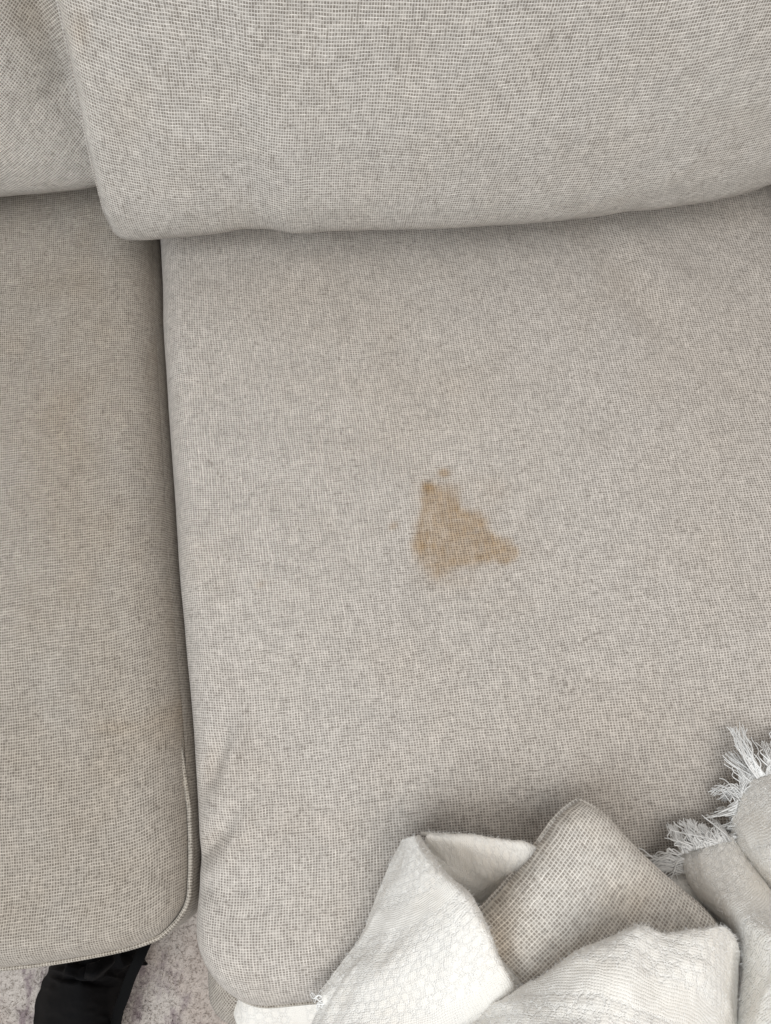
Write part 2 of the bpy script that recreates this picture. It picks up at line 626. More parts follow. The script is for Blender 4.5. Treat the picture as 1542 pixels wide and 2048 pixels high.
    pl[:, 2] += 0.0002 + 0.0004 * fbm(Lp * 160, Lp * 0, 3)
    tv, tf, tuv = tube(pl, pipe, 7, True)
    mesh_obj('seam_piping', tv, tf, M_pipe, root, tuv)
    return root


def fcurve(ts, vs_):
    ts = np.asarray(ts, float)
    vs_ = np.asarray(vs_, float)
    o = np.argsort(ts)
    # resample with catmull for smoothness
    tt, vv = ts[o], vs_[o]
    c = catmull(np.stack([tt, vv], 1), 200)
    return lambda q: np.interp(q, c[:, 0], c[:, 1])


ZE = 0.424
gap_px = [(305, 380), (313, 485), (319, 600), (328, 780), (339, 960), (350, 1130), (364, 1290), (377, 1440), (386, 1580), (391, 1700), (389, 1780), (384, 1850), (384, 1900)]


def sag(y):
    return 0.024 * np.clip((y - 0.12) / 0.33, 0, 1) ** 1.5


gp = []
for a, b in gap_px:
    zq = ZE + 0.008
    for _ in range(6):
        zq = ZE + 0.008 - sag(P(a, b, zq)[1])
    gp.append(P(a, b, zq))
gp = np.array(gp)
gapx = fcurve(gp[:, 1], gp[:, 0])
fr_px = [(300, 1998), (440, 2008), (520, 2014), (620, 2006), (760, 1992), (1000, 1968), (1300, 1935), (1600, 1905)]
fp = np.array([P(a, b, ZE) for a, b in fr_px])
frontR = fcurve(fp[:, 0], fp[:, 1])
rp = np.array([P(a, b, ZE) for a, b in [(1532, 430), (1538, 600), (1545, 800)]])
XR = float(rp[:, 0].mean()) + 0.048
YB = 0.66


def G(px, py, cx, cy, rx, ry, ang=0.0):
    a = math.radians(ang)
    dx, dy = px - cx, py - cy
    u = dx * math.cos(a) + dy * math.sin(a)
    v = -dx * math.sin(a) + dy * math.cos(a)
    return np.exp(-(u / rx) ** 2 - (v / ry) ** 2)


STAIN = [(490, 290), (560, 285), (600, 320), (690, 315), (735, 335), (720, 370), (740, 420), (760, 468), (850, 470), (920, 500), (950, 540), (960, 600), (1010, 650), (1090, 690), (1140, 740), (1155, 790), (1130, 830), (1060, 860), (980, 845), (900, 850), (800, 875), (720, 895), (650, 930), (590, 950), (540, 930), (490, 880), (470, 820), (430, 780), (410, 720), (430, 670), (440, 600), (470, 520), (500, 450), (490, 400), (520, 370), (495, 330)]
STAIN = [(700 + a / 3.427, 880 + b / 3.427) for a, b in STAIN]


def attr_right(px, py):
    wx = px + 7 * fbm(px / 30, py / 30, 21, 4)
    wy = py + 7 * fbm(px / 30, py / 30, 33, 4)
    d = poly_sdf(wx, wy, STAIN)
    d = d + 9 * G(px, py, 882, 985, 48, 34)
    soft = 22 + 26 * G(px, py, 850, 1130, 60, 45) + 14 * G(px, py, 925, 960, 50, 50) + 6 * fbm(px / 40, py / 40, 61)
    core = np.clip((d + 0.4 * soft) / soft, 0, 1)
    core = core * core * (3 - 2 * core)
    rim = np.exp(-((d - 7) / 8) ** 2)
    blot = 0.45 * G(px, py, 1000, 1100, 40, 30) + 0.6 * G(px, py, 830, 1090, 20, 24) + 0.5 * G(px, py, 860, 972, 26, 14) + 0.35 * G(px, py, 905, 1030, 55, 40)
    st = core * (0.47 + 0.13 * fbm(px / 22, py / 22, 5) + 0.30 * blot + 0.14 * rim * (0.6 + 0.6 * fbm(px / 40, py / 40, 8)))
    st = st + 0.16 * np.clip((d + 75) / 75, 0, 1) ** 2 * (0.55 + 0.6 * fbm(px / 45, py / 45, 77)) * (px > 820)
    st = st * (1 + 0.22 * vnoise2(px / 5, py / 26, 91) + 0.18 * vnoise2(px / 26, py / 5, 92))
    st = st + 0.60 * np.clip(1.6 * G(px, py, 888, 946, 11, 8), 0, 1) + 0.42 * np.clip(1.4 * G(wx, wy, 787, 1049, 8, 7), 0, 1)
    st = st + 0.30 * G(wx, wy, 521, 1168, 8, 6) + 0.12 * G(wx, wy, 985, 975, 40, 22, 10) + 0.1 * G(wx, wy, 900, 1165, 70, 14)
    dirt_shade = 0.30 * G(px, py, 430, 1540, 30, 60, 15) + 0.25 * G(px, py, 430, 1690, 40, 40) + 0.25 * G(px, py, 1290, 600, 60, 120, -30)  # painted shade in the left-edge dents and the upper-right crease
    dirt_shade = dirt_shade + 0.30 * G(px, py, 600, 600, 200, 110) + 0.25 * G(px, py, 860, 800, 180, 160) + 0.2 * G(px, py, 1450, 800, 120, 300) + 0.2 * G(px, py, 1200, 1450, 250, 120)
    dirt_shade = 0.42 * dirt_shade + 0.10 * np.clip(fbm(px / 130, py / 110, 14, 4), 0, 1)
    return {'stain': np.clip(st, 0, 1), 'dirt_shade': np.clip(dirt_shade, 0, 1)}


def disp_right(x, y):
    px, py = proj_grid(x, y, SEAT)
    d = -0.012 * G(px, py, 424, 1535, 20, 62, 18) + 0.006 * G(px, py, 470, 1500, 20, 60, 18)
    d += -0.012 * G(px, py, 424, 1690, 21, 60, 40) + 0.006 * G(px, py, 478, 1660, 20, 60, 30)
    d += -0.004 * G(px, py, 415, 1780, 40, 24, -20)
    d += -0.003 * G(px, py, 700, 860, 90, 45, 20) + 0.004 * G(px, py, 590, 880, 110, 70)
    d += -0.0035 * G(px, py, 1270, 560, 34, 150, -32) + 0.003 * G(px, py, 1330, 520, 40, 120, -32)
    d += -0.004 * G(px, py, 800, 600, 60, 160, 10) + 0.002 * G(px, py, 980, 620, 70, 150)
    d += -0.006 * G(px, py, 930, 1080, 330, 260)
    d += 0.0038 * fbm(x * 10, y * 8, 2, 3) + 0.0012 * fbm(x * 34, y * 30, 6, 2)
    return d


def proj_grid(x, y, z):
    p = np.stack([x, y, np.full_like(x, z)], -1)
    return proj(p)


seat_cushion('beige woven seat cushion with a brown tea-coloured stain on top', M_seat,
             lambda y: gapx(y) + 0.0015, lambda y: np.full_like(np.asarray(y, float), XR) if np.ndim(y) else XR,
             frontR, lambda x: np.full_like(np.asarray(x, float), YB) if np.ndim(x) else YB,
             ZE - 0.006, 0.037, 0.030, 0.04, 0.055, 0.04, [(0, 0, 0.055), (1, 0, 0.05)], 0.0022, 0.005,
             disp_right, attr_right, False, tuck=-0.0035, tuck_y=-0.17)


def attr_left(px, py):
    dirt_shade = 0.12 + 0.45 * G(px, py, 340, 1430, 55, 30, -25) + 0.30 * G(px, py, 235, 1455, 50, 14, -5) + 0.25 * G(px, py, 330, 1480, 70, 30) + 0.3 * G(px, py, 150, 900, 90, 250)
    dirt_shade = dirt_shade + 0.22 * fbm(px / 110, py / 140, 3, 4)
    return {'stain': 0.22 * G(px, py, 370, 1420, 14, 40), 'dirt_shade': np.clip(0.55 * dirt_shade, 0, 1)}


def disp_left(x, y):
    px, py = proj_grid(x, y, SEAT)
    d = -0.012 * np.clip((px - 200) / 160, 0, 1) ** 2
    d = d + 0.0036 * fbm(x * 10, y * 8, 12, 3) + 0.0011 * fbm(x * 34, y * 30, 16, 2)
    d += -0.006 * G(px, py, 330, 700, 60, 220) + 0.003 * G(px, py, 150, 1250, 160, 300)
    return d


lf_px = [(-900, 1975), (-400, 1960), (-60, 1936), (60, 1926), (160, 1911), (250, 1893), (310, 1874), (352, 1852), (420, 1830)]
lp = np.array([P(a, b, ZE) for a, b in lf_px])
frontL = fcurve(lp[:, 0], lp[:, 1])
seat_cushion('browner unstained beige seat cushion overhanging the black bag', M_seat2,
             lambda y: gapx(y) - 0.60, lambda y: gapx(y) - 0.0062, frontL,
             lambda x: np.full_like(np.asarray(x, float), YB) if np.ndim(x) else YB,
             ZE + 0.003, 0.028, 0.04, 0.030, 0.035, 0.04, [(0, 0, 0.04), (1, 0, 0.022)], 0.0026, 0.0065,
             disp_left, attr_left, True)

# ------------------------------------------------------------------ back cushions


def back_cushion(label, mat, bot_px, zb, edge_px, xR, xLside, endR, shear, swap, seed, width, crease=0.0):
    bp = np.array([P(a, b, zb) for a, b in bot_px])
    y0 = fcurve(bp[:, 0], bp[:, 1])
    # closed profile (dy, z) from bottom underside forwards, up the front, over the top, down the back
    prof = np.array([(0.150, 0.428), (0.105, 0.4325), (0.055, 0.454), (0.008, 0.495), (0.001, 0.530), (0.015, 0.580),
                     (0.040, 0.650), (0.075, 0.740), (0.120, 0.840), (0.175, 0.930), (0.235, 0.965), (0.285, 0.945),
                     (0.300, 0.880), (0.275, 0.760), (0.230, 0.620), (0.180, 0.500)])
    pc = catmull(np.concatenate([prof, prof[:1]]), 260)[:-1]
    dy, zz = pc[:, 0], pc[:, 1]
    # mid line the ends collapse to
    mid_y = 0.105 + (zz - 0.45) * 0.30
    s_arc = np.concatenate([[0], np.cumsum(np.hypot(np.diff(dy), np.diff(zz)))])
    na = 16
    RE = 0.012
    L = width
    d, s = axis_coords(L, RE, RE, 0.0035, na, 0.02)
    edge = None
    if edge_px is not None:
        ep = np.array(edge_px, float)
        o = np.argsort(ep[:, 1])
        edge = (ep[o, 1], ep[o, 0])
    xl0 = xLside
    V = np.zeros((len(d), len(pc), 3))
    UV = np.zeros((len(d), len(pc), 2))
    # left outline x per profile point
    xl = np.full(len(pc), xl0, float)
    if edge is not None:
        for j in range(len(pc)):
            xx = xl0
            for _ in range(12):
                px, py = proj((xx, float(y0(xx)) + dy[j] * 0.8 + mid_y[j] * 0.2, zz[j]))
                tgt = np.interp(py, edge[0], edge[1])
                xx += (tgt - px) / F * 0.6
            xl[j] = xx
        fi = np.argmax(zz >= 0.503)
        ti = np.argmax(zz > 0.70)
        xl[:fi] = xl[fi]
        xl[ti:] = xl[ti]
        xl = smooth_axis(xl, 6, 0)
    for i in range(len(d)):
        a = np.clip(1 - d[i] / RE, 0, 1)
        b = np.clip(1 - (L - d[i]) / RE, 0, 1)
        puff = math.sqrt(max(0, 1 - a * a)) * math.sqrt(max(0, 1 - b * b))
        puff = 0.93 + 0.07 * puff
        x = xl + d[i]
        yb = y0(np.clip(x, bp[:, 0].min(), bp[:, 0].max()))
        yy = mid_y + (dy - mid_y) * puff
        fr = (d[i] / L)
        bellyf = -0.012 * math.sin(math.pi * min(1, max(0, fr)))
        V[i, :, 0] = x
        V[i, :, 1] = yb + yy + np.where(dy < mid_y, bellyf * np.clip((zz - 0.5) / 0.1, 0, 1) * np.clip((0.95 - zz) / 0.2, 0, 1), 0)
        V[i, :, 2] = zz
        V[i, :, 1] += crease * min(1, max(0, (fr - 0.74) / 0.12)) ** 2 * np.clip((zz - 0.50) / 0.08, 0, 1)
        sh = shear(d[i], s_arc)
        u_, v_ = s[i] + sh[0], s_arc + sh[1]
        UV[i, :, 0], UV[i, :, 1] = (v_, u_) if swap else (u_, v_)
    wr = 0.0034 * fbm(V[..., 0] * 12, V[..., 2] * 10, seed, 3) + 0.0008 * fbm(V[..., 0] * 45, V[..., 2] * 40, seed + 3, 2)
    V[..., 1] += wr
    nr, nc = V.shape[:2]
    root = thing('back_cushion', label, 'cushion', (float(V[..., 0].mean()), float(V[..., 1].mean()), 0.45))
    vf = V.reshape(-1, 3)
    fc = grid_faces(nr, nc, wrap=True)
    fc.append(tuple(range(nc))[::-1])
    fc.append(tuple(range((nr - 1) * nc, nr * nc)))
    px, py = proj(vf)
    dirt_shade = 0.10 * np.clip(fbm(px / 120, py / 120, seed + 5, 4), 0, 1) + 0.28 * G(px, py, 160, 60, 22, 40) + 0.10 * G(px, py, 250, 250, 40, 60) + 0.25 * G(px, py, 60, 20, 60, 60)
    mesh_obj('cushion_cover', vf, fc, mat, root, UV.reshape(-1, 2), {'dirt_shade': np.where((py > -400) & (py < 700), dirt_shade, 0)})
    # seam welt down the left end
    fi = np.argmax(zz > 0.465)
    ti = np.argmax(zz > 0.93)
    ridge = V[3, fi:ti].copy()
    ridge[:, 1] -= 0.0004
    tv, tf, tuv = tube(ridge[::2], 0.0009, 6)
    mesh_obj('seam_piping', tv, tf, M_back, root, tuv)
    return root


main_edge = [(264, 500), (255, 480), (238, 450), (222, 420), (207, 385), (196, 340), (184, 290), (172, 235), (158, 165), (146, 110), (134, 55), (122, 0), (100, -100)]
main_bot = [(120, 488), (200, 485), (255, 482), (300, 480), (400, 473), (470, 463), (530, 461), (590, 469), (650, 467), (760, 461), (900, 456), (1050, 449), (1200, 434), (1330, 418), (1430, 402), (1500, 386), (1560, 366), (1700, 320)]
back_cushion('large pale beige back cushion above the stained seat', M_back, main_bot, 0.505, main_edge, None, -0.24, 0,
             lambda d, s: (4.6 * (np.clip(d - 0.18, 0, 1) / 0.42) ** 1.6 * np.clip(0.24 - s, 0, 0.24) ** 2, -0.035 * np.exp(-d / 0.075)), True, 31, 0.72)
left_bot = [(-1200, 470), (-700, 450), (-200, 415), (0, 392), (90, 383), (150, 376), (200, 368), (300, 360), (400, 355)]
back_cushion('beige back cushion tucked behind the larger one, weave running diagonally', M_back, left_bot, 0.505, None, None, -0.80, 0,
             lambda d, s: (0.46 * s, -0.50 * d), True, 47, 0.665, crease=0.035)

# ------------------------------------------------------------------ sofa frame


def rounded_box(x0_, x1_, y0_, y1_, z0_, z1_, r, n=5):
    """box with rounded vertical edges and softened top"""
    pts = []
    for cx, cy, a0 in ((x1_ - r, y0_ + r, -90), (x1_ - r, y1_ - r, 0), (x0_ + r, y1_ - r, 90), (x0_ + r, y0_ + r, 180)):
        for k in range(n + 1):
            a = math.radians(a0 + 90 * k / n)
            pts.append((cx + r * math.cos(a), cy + r * math.sin(a)))
    pts = np.array(pts)
    ctr = pts.mean(0)
    rings = []
    q = min(r, 0.02)
    lv = [(z0_, 0)] + [(z0_ + (z1_ - q - z0_) * t, 0) for t in (0.3, 0.6, 1.0)] + [(z1_ - q + q * math.sin(a), q * (1 - math.cos(a))) for a in np.linspace(0.3, math.pi / 2, 5)]
    for z, ins in lv:
        d = pts - ctr
        p = ctr + d * (1 - ins / np.maximum(np.abs(d).max(0), 1e-6))
        rings.append(np.column_stack([p, np.full(len(p), z)]))
    n_ = len(pts)
    v = np.concatenate(rings)
    f = grid_faces(len(lv), n_, wrap=True)
    f.append(tuple(range(n_))[::-1])
    f.append(tuple(range((len(lv) - 1) * n_, len(lv) * n_)))
    Lp = np.concatenate([[0], np.cumsum(np.linalg.norm(np.diff(pts, axis=0), axis=1))])
    uv = np.concatenate([np.column_stack([Lp, np.full(n_, z + i_)]) for z, i_ in lv])
    return v, f, uv


sofa = thing('sofa', 'beige fabric sofa frame beneath the seat cushions', 'sofa', (0, 0.3, 0.014))
bl = P(425, 2020, 0.29)
v, f, uv = rounded_box(float(bl[0]) - 0.006, XR + 0.03, float(P(520, 2052, 0.285)[1]), 0.95, 0.06, 0.2965, 0.03)
mesh_obj('base', v, f, M_seat2, sofa, uv)
v, f, uv = rounded_box(-0.90, float(bl[0]) - 0.010, -0.06, 0.95, 0.06, 0.2985, 0.03)
mesh_obj('base', v, f, M_seat2, sofa, uv)
v, f, uv = rounded_box(-0.90, XR + 0.03, 0.955, 1.10, 0.06, 0.88, 0.03)
mesh_obj('backrest', v, f, M_seat2, sofa, uv)
v, f, uv = rounded_box(XR + 0.031, XR + 0.22, -0.22, 1.10, 0.06, 0.60, 0.04)
mesh_obj('arm', v, f, M_seat2, sofa, uv)
for lx, ly in ((-0.84, 0.0), (-0.84, 1.03), (XR + 0.13, -0.14), (XR + 0.13, 1.03), (-0.10, -0.15 + 0.05)):
    v, f, uv = tube([(lx, ly, 0.010), (lx, ly, 0.063)], 0.022, 12)
    f = list(f) + [tuple(range(12))[::-1]]
    mesh_obj('leg', v, f, M_floor, sofa, uv)

# ------------------------------------------------------------------ throw pillow


def throw_pillow():
    tip = P(1154, 1566, 0.500)
    pl = P(992, 1840, 0.508)
    pr = P(1388, 1856, 0.508)
    el = (pl - tip)
    er = (pr - tip)
    el /= np.linalg.norm(el)
    er /= np.linalg.norm(er)
    # orthogonalise about the bisector
    bis = el + er
    bis /= np.linalg.norm(bis)
    dif = er - el
    dif -= bis * (dif @ bis)
    dif /= np.linalg.norm(dif)
    e1 = (bis + dif) / math.sqrt(2)    # right edge
    e2 = (bis - dif) / math.sqrt(2)    # left edge
    nn = np.cross(e2, e1)
    if nn[2] < 0:
        nn = -nn
    S = 0.172
    n = 90
    t = (1 - np.cos(np.linspace(0, np.pi, n))) / 2
    A, B = np.meshgrid(t, t)
    a, b = 2 * A - 1, 2 * B - 1
    # sides bow inwards a little, corners blunt
    sx = a * (1 - 0.09 * (1 - b * b))
    sy = b * (1 - 0.09 * (1 - a * a))
    cr = np.clip((np.abs(a) + np.abs(b) - 1.55) / 0.45, 0, 1)
    sx = sx * (1 - 0.12 * cr ** 1.5)
    sy = sy * (1 - 0.12 * cr ** 1.5)
    th = 0.042 * ((1 - a ** 2) * (1 - b ** 2)) ** 0.30
    th = th + 0.0030 * fbm(a * 3.1, b * 3.1, 44) * (1 - a ** 6) * (1 - b ** 6)
    # crease running from the tip
    base = tip[None, None] + e1 * ((sx + 1) / 2 * S * 0.82)[..., None] + e2 * ((sy + 1) / 2 * S * 0.88)[..., None]
    top = base + nn * (th + 0.003)[..., None]
    bot = base - nn * (th * 0.6 + 0.003)[..., None]
    root = thing('throw_pillow', 'small beige woven pillow, its corner poking out of the white throw', 'pillow', tuple(float(q) for q in bot.reshape(-1, 3)[bot.reshape(-1, 3)[:, 2].argmin()]))
    uv = np.stack([A * S * 1.12 * 0.82, B * S * 1.12 * 0.88], -1).reshape(-1, 2)
    px, py = proj(top.reshape(-1, 3))
    d = 0.3 * (G(px, py, 1000, 1880, 30, 70) + 0.5 * G(px, py, 1290, 1790, 30, 50, 20))  # brown shading of the pillow's lower left and right sides, painted in
    mesh_obj('front_panel', top.reshape(-1, 3), grid_faces(n, n), M_pil, root, uv, {'dirt_shade': np.clip(d, 0, 0.8)})
    mesh_obj('back_panel', bot.reshape(-1, 3), grid_faces(n, n, flip=True), M_pil, root, uv)
    idx = np.arange(n * n).reshape(n, n)
    per = np.concatenate([idx[0, :], idx[1:, -1], idx[-1, -2::-1], idx[-2:0:-1, 0]])
    lp_ = (top.reshape(-1, 3)[per] + bot.reshape(-1, 3)[per]) / 2
    keep = [0]
    for i in range(1, len(lp_)):
        if np.linalg.norm(lp_[i] - lp_[keep[-1]]) > 0.0012:
            keep.append(i)
    tv, tf, tuv = tube(lp_[keep], 0.0024, 8, True)
    mesh_obj('seam_piping', tv, tf, M_pil, root, tuv)


throw_pillow()

# ------------------------------------------------------------------ white throw
throw = thing('throw_blanket', 'crumpled white cotton throw with fringed edge heaped on the seat front', 'blanket', tuple(float(q) for q in P(1150, 1980, SEAT + 0.004)))


FUZZ = []


def patch(name, ctrl, nr=110, nc=110, wr=0.0022, wf=22, seed=1, swap=False, thick=0.0022, sm=3, rot=0.0):
    """ctrl rows of (px, py, z) or ('w', x, y, z)"""
    c = np.array([[(P(*q) if q[0] != 'w' else np.array(q[1:], float)) for q in row] for row in ctrl])
    g = catmull(c, nr)
    g = np.moveaxis(catmull(np.moveaxis(g, 1, 0), nc), 0, 1)
    g = smooth_axis(smooth_axis(g, sm, 0), sm, 1)
    du = np.gradient(g, axis=1)
    dv = np.gradient(g, axis=0)
    nrm = np.cross(du, dv)
    nrm /= np.linalg.norm(nrm, axis=-1)[..., None] + 1e-12
    if nrm[..., 2].mean() < 0:
        nrm = -nrm
    su = np.concatenate([np.zeros((nr, 1)), np.cumsum(np.linalg.norm(np.diff(g, axis=1), axis=-1), 1)], 1)
    sv = np.concatenate([np.zeros((1, nc)), np.cumsum(np.linalg.norm(np.diff(g, axis=0), axis=-1), 0)], 0)
    # average the lengths so the weave stays even
    su = 0.5 * su + 0.5 * np.broadcast_to(su.mean(0), su.shape)
    sv = 0.5 * sv + 0.5 * np.broadcast_to(sv.mean(1)[:, None], sv.shape)
    w = wr * fbm(su * wf, sv * wf, seed, 3)
    # soft directional creases
    w = w + 0.6 * wr * (1 - 2 * np.abs(vnoise2(su * wf * 0.7 + 0.6 * sv * wf, sv * wf * 0.25, seed + 9)))
    w = w + 0.00050 * fbm(su * 240, sv * 240, seed + 3, 2) + 0.0016 * (0.4 - np.abs(vnoise2(su * 52 + 14 * sv, sv * 30 - 9 * su, seed + 5)))
    g = g + nrm * w[..., None]
    if rot:
        a = math.radians(rot)
        su, sv = su * math.cos(a) - sv * math.sin(a), su * math.sin(a) + sv * math.cos(a)
    uv = np.stack([sv, su] if swap else [su, sv], -1)
    lo = g - nrm * thick
    N = nr * nc
    idx = np.arange(N).reshape(nr, nc)
    per = np.concatenate([idx[0, :], idx[1:, -1], idx[-1, -2::-1], idx[-2:0:-1, 0]])
    vv = np.concatenate([g.reshape(-1, 3), lo.reshape(-1, 3)])
    fc = grid_faces(nr, nc)
    fc += [tuple(N + q for q in f_)[::-1] for f_ in grid_faces(nr, nc)]
    for i in range(len(per)):
        j = (i + 1) % len(per)
        fc.append((per[i], N + per[i], N + per[j], per[j]))
    o = mesh_obj(name, vv, fc, M_blk, throw, np.concatenate([uv.reshape(-1, 2)] * 2))
    # loose cotton fuzz standing off the cloth
    cnt = int(nr * nc * 0.55)
    ii = rng.integers(0, nr, cnt)
    jj = rng.integers(0, nc, cnt)
    p0 = g[ii, jj] + rng.normal(0, 0.0004, (cnt, 3))
    dr = rng.normal(0, 1, (cnt, 3))
    dr /= np.linalg.norm(dr, axis=1)[:, None]
    dr = dr + nrm[ii, jj] * rng.uniform(0.1, 0.9, cnt)[:, None]
    dr /= np.linalg.norm(dr, axis=1)[:, None]
    sdv = np.cross(dr, rng.normal(0, 1, (cnt, 3)))
    sdv /= np.linalg.norm(sdv, axis=1)[:, None] + 1e-9
    ln = rng.uniform(0.0010, 0.0030, cnt)[:, None]
    a_ = p0 - sdv * 0.00011
    b_ = p0 + sdv * 0.00011
    c_ = p0 + dr * ln + sdv * rng.normal(0, 0.0005, (cnt, 1))
    FUZZ.append(np.stack([a_, b_, c_], 1).reshape(-1, 3))
    return g, o


def mid(a, b, t, dz=0.0):
    return (a[0] + (b[0] - a[0]) * t, a[1] + (b[1] - a[1]) * t, a[2] + (b[2] - a[2]) * t + dz)


# left fold: outer face, ridge, hollow and the roll behind it
Lo = [(806, 1678, .490), (778, 1735, .482), (745, 1815, .474), (712, 1890, .468), (662, 1965, .464), (632, 2040, .463), (600, 2130, .462)]
Ri = [(838, 1668, .518), (886, 1738, .548), (940, 1795, .566), (972, 1855, .574), (996, 1915, .570), (1030, 1985, .556), (1050, 2100, .55)]
Ho = [(836, 1690, .500), (872, 1752, .488), (918, 1815, .478), (955, 1875, .474), (985, 1940, .472), (1015, 2010, .470), (1040, 2110, .470)]
Bm = [(846, 1690, .502), (930, 1742, .496), (1000, 1790, .488), (1030, 1850, .478), (1040, 1910, .474), (1060, 1990, .472), (1080, 2110, .47)]
Bt = [(856, 1664, .515), (960, 1672, .518), (1092, 1704, .508), (1150, 1780, .484), (1150, 1860, .476), (1150, 1960, .474), (1150, 2110, .472)]
Bb = [(842, 1663, .480), (955, 1676, .464), (1080, 1715, .462), (1150, 1800, .462), (1150, 1880, .462), (1150, 1980, .462), (1150, 2110, .462)]
rows = []
for k in range(7):
    L_, R_ = Lo[k], Ri[k]
    under = (L_[0] + 14, L_[1] + 8, SEAT + 0.004)
    rows.append([under, L_, mid(L_, R_, .12, .014), mid(L_, R_, .4, .024), mid(L_, R_, .75, .020), R_, mid(R_, Ho[k], .4, -.006), Ho[k], mid(Ho[k], Bm[k], .6), Bm[k], mid(Bm[k], Bt[k], .6, .008), Bt[k], mid(Bt[k], Bb[k], .35, .004), Bb[k]])
patch('left_fold', rows, 130, 170, 0.0016, 26, 3, sm=2, rot=12)

# lower centre face with rolled top edge
T = [(925, 2046, .535), (985, 2008, .552), (1040, 1972, .562), (1075, 1958, .570), (1130, 1922, .580), (1200, 1882, .588), (1275, 1850, .592), (1330, 1866, .584), (1390, 1858, .582), (1440, 1851, .574), (1466, 1872, .552), (1474, 1905, .52)]
rows = []
for k, q in enumerate(T):
    f1 = mid(q, (930 + 48 * k, 2110, .0), 1.0)
    b_ = (930 + 50 * k, 2110)
    z2 = [.56, .575, .59, .60, .606, .612, .612, .608, .600, .588, .562, .52][k]
    bot = (b_[0], b_[1], z2)
    hid1 = (q[0] + 6, q[1] + 14, q[2] - .022)
    hid2 = (q[0] + 10, q[1] + 30, q[2] - .05)
    wb = P(b_[0], 2110, z2)
    hang = ('w', wb[0], wb[1] - 0.055, z2 - 0.045)
    hang2 = ('w', wb[0], wb[1] - 0.085, z2 - 0.16)
    rows.append([hang2, hang, bot, mid(bot, q, .4, .006), mid(bot, q, .75, .006), q, hid1, hid2])
patch('centre_fold', rows, 170, 120, 0.0020, 24, 14, swap=True, sm=2, rot=-14)

# small sleeve between left and centre folds
rows = [[(960, 1890, .50), (985, 1895, .530), (1010, 1930, .530), (1030, 1950, .50)],
        [(960, 1930, .51), (1000, 1935, .545), (1035, 1955, .545), (1055, 1965, .51)],
        [(960, 1985, .51), (1010, 1985, .545), (1050, 1985, .545), (1075, 1985, .51)],
        [(960, 2040, .51), (1010, 2040, .545), (1050, 2040, .545), (1080, 2040, .51)]]
patch('inner_fold', rows, 60, 50, 0.001, 30, 23)

# right roll with fringe at its top
EL = [(1352, 1700, .478), (1366, 1742, .486), (1392, 1792, .494), (1430, 1828, .50), (1464, 1864, .508), (1480, 1930, .512), (1472, 2000, .512), (1455, 2110, .515)]
ER = [(1462, 1672, .482), (1490, 1722, .490), (1530, 1772, .496), (1580, 1820, .50), (1640, 1870, .505), (1700, 1930, .51), (1720, 2000, .51), (1730, 2110, .51)]
hz = [.012, .021, .031, .042, .056, .066, .070, .070]
rows = []
for k in range(8):
    a, b = EL[k], ER[k]
    rows.append([(a[0] + 16, a[1] + 8, a[2] - .024) if k < 4 else (a[0] - 45, a[1], a[2] - .022), a, mid(a, b, .25, hz[k] * .8), mid(a, b, .5, hz[k]), mid(a, b, .78, hz[k] * .7), b, (b[0] + 12, b[1] + 10, b[2] - .02)])
gE, _ = patch('right_roll', rows, 130, 110, 0.0022, 20, 31, sm=2, rot=20)

# layer further back on the right
rows = [[(1462, 1690, .468), (1464, 1650, .482), (1474, 1600, .484), (1490, 1560, .478), (1500, 1535, .468)],
        [(1490, 1735, .478), (1505, 1680, .508), (1522, 1622, .508), (1532, 1570, .500), (1540, 1520, .478)],
        [(1545, 1800, .482), (1560, 1725, .530), (1575, 1650, .530), (1585, 1580, .512), (1590, 1510, .478)],
        [(1640, 1880, .482), (1650, 1770, .540), (1660, 1680, .540), (1665, 1600, .52), (1665, 1500, .478)],
        [(1760, 1900, .482), (1760, 1790, .530), (1765, 1680, .535), (1765, 1600, .51), (1765, 1500, .478)]]
gF, _ = patch('back_layer', rows, 110, 100, 0.0022, 20, 41, sm=2, rot=-30)

# shaded inner layer in the nook beside the pillow
rows = [[(1265, 1760, .470), (1330, 1752, .474), (1375, 1745, .478), (1410, 1760, .482)],
        [(1290, 1810, .484), (1345, 1790, .492), (1385, 1790, .486), (1420, 1810, .486)],
        [(1340, 1860, .496), (1385, 1835, .502), (1420, 1838, .496), (1455, 1850, .49)],
        [(1380, 1920, .500), (1430, 1900, .505), (1460, 1900, .50), (1490, 1900, .49)]]
patch('nook_layer', rows, 70, 60, 0.002, 40, 52)

# end of the throw showing under the cushion's front edge
fy = float(P(520, 2014, ZE)[1])
rows = []
for k, (px, dz) in enumerate([(470, -.06), (486, -.008), (530, .004), (585, -.004), (640, .006), (700, .0), (800, 0)]):
    w_ = P(px, 2040, 0.315)
    sh = [.016, .004, 0, 0, 0, 0, 0][k]
    lo = [.02, .004, 0, .012, 0, 0, 0][k]
    rows.append([('w', w_[0] + sh * 2, fy + 0.004, 0.285), ('w', w_[0] + sh, fy - 0.001, 0.300 - lo), ('w', w_[0], fy - 0.007, 0.302 + dz - lo), ('w', w_[0] - sh * .6, fy - 0.030, 0.308 + dz * .5), ('w', w_[0] - sh * .5, fy - 0.062, 0.295 + dz * .3), ('w', w_[0], fy - 0.078, 0.25), ('w', w_[0], fy - 0.082, 0.18)])
patch('hanging_end', rows, 80, 70, 0.003, 22, 61)
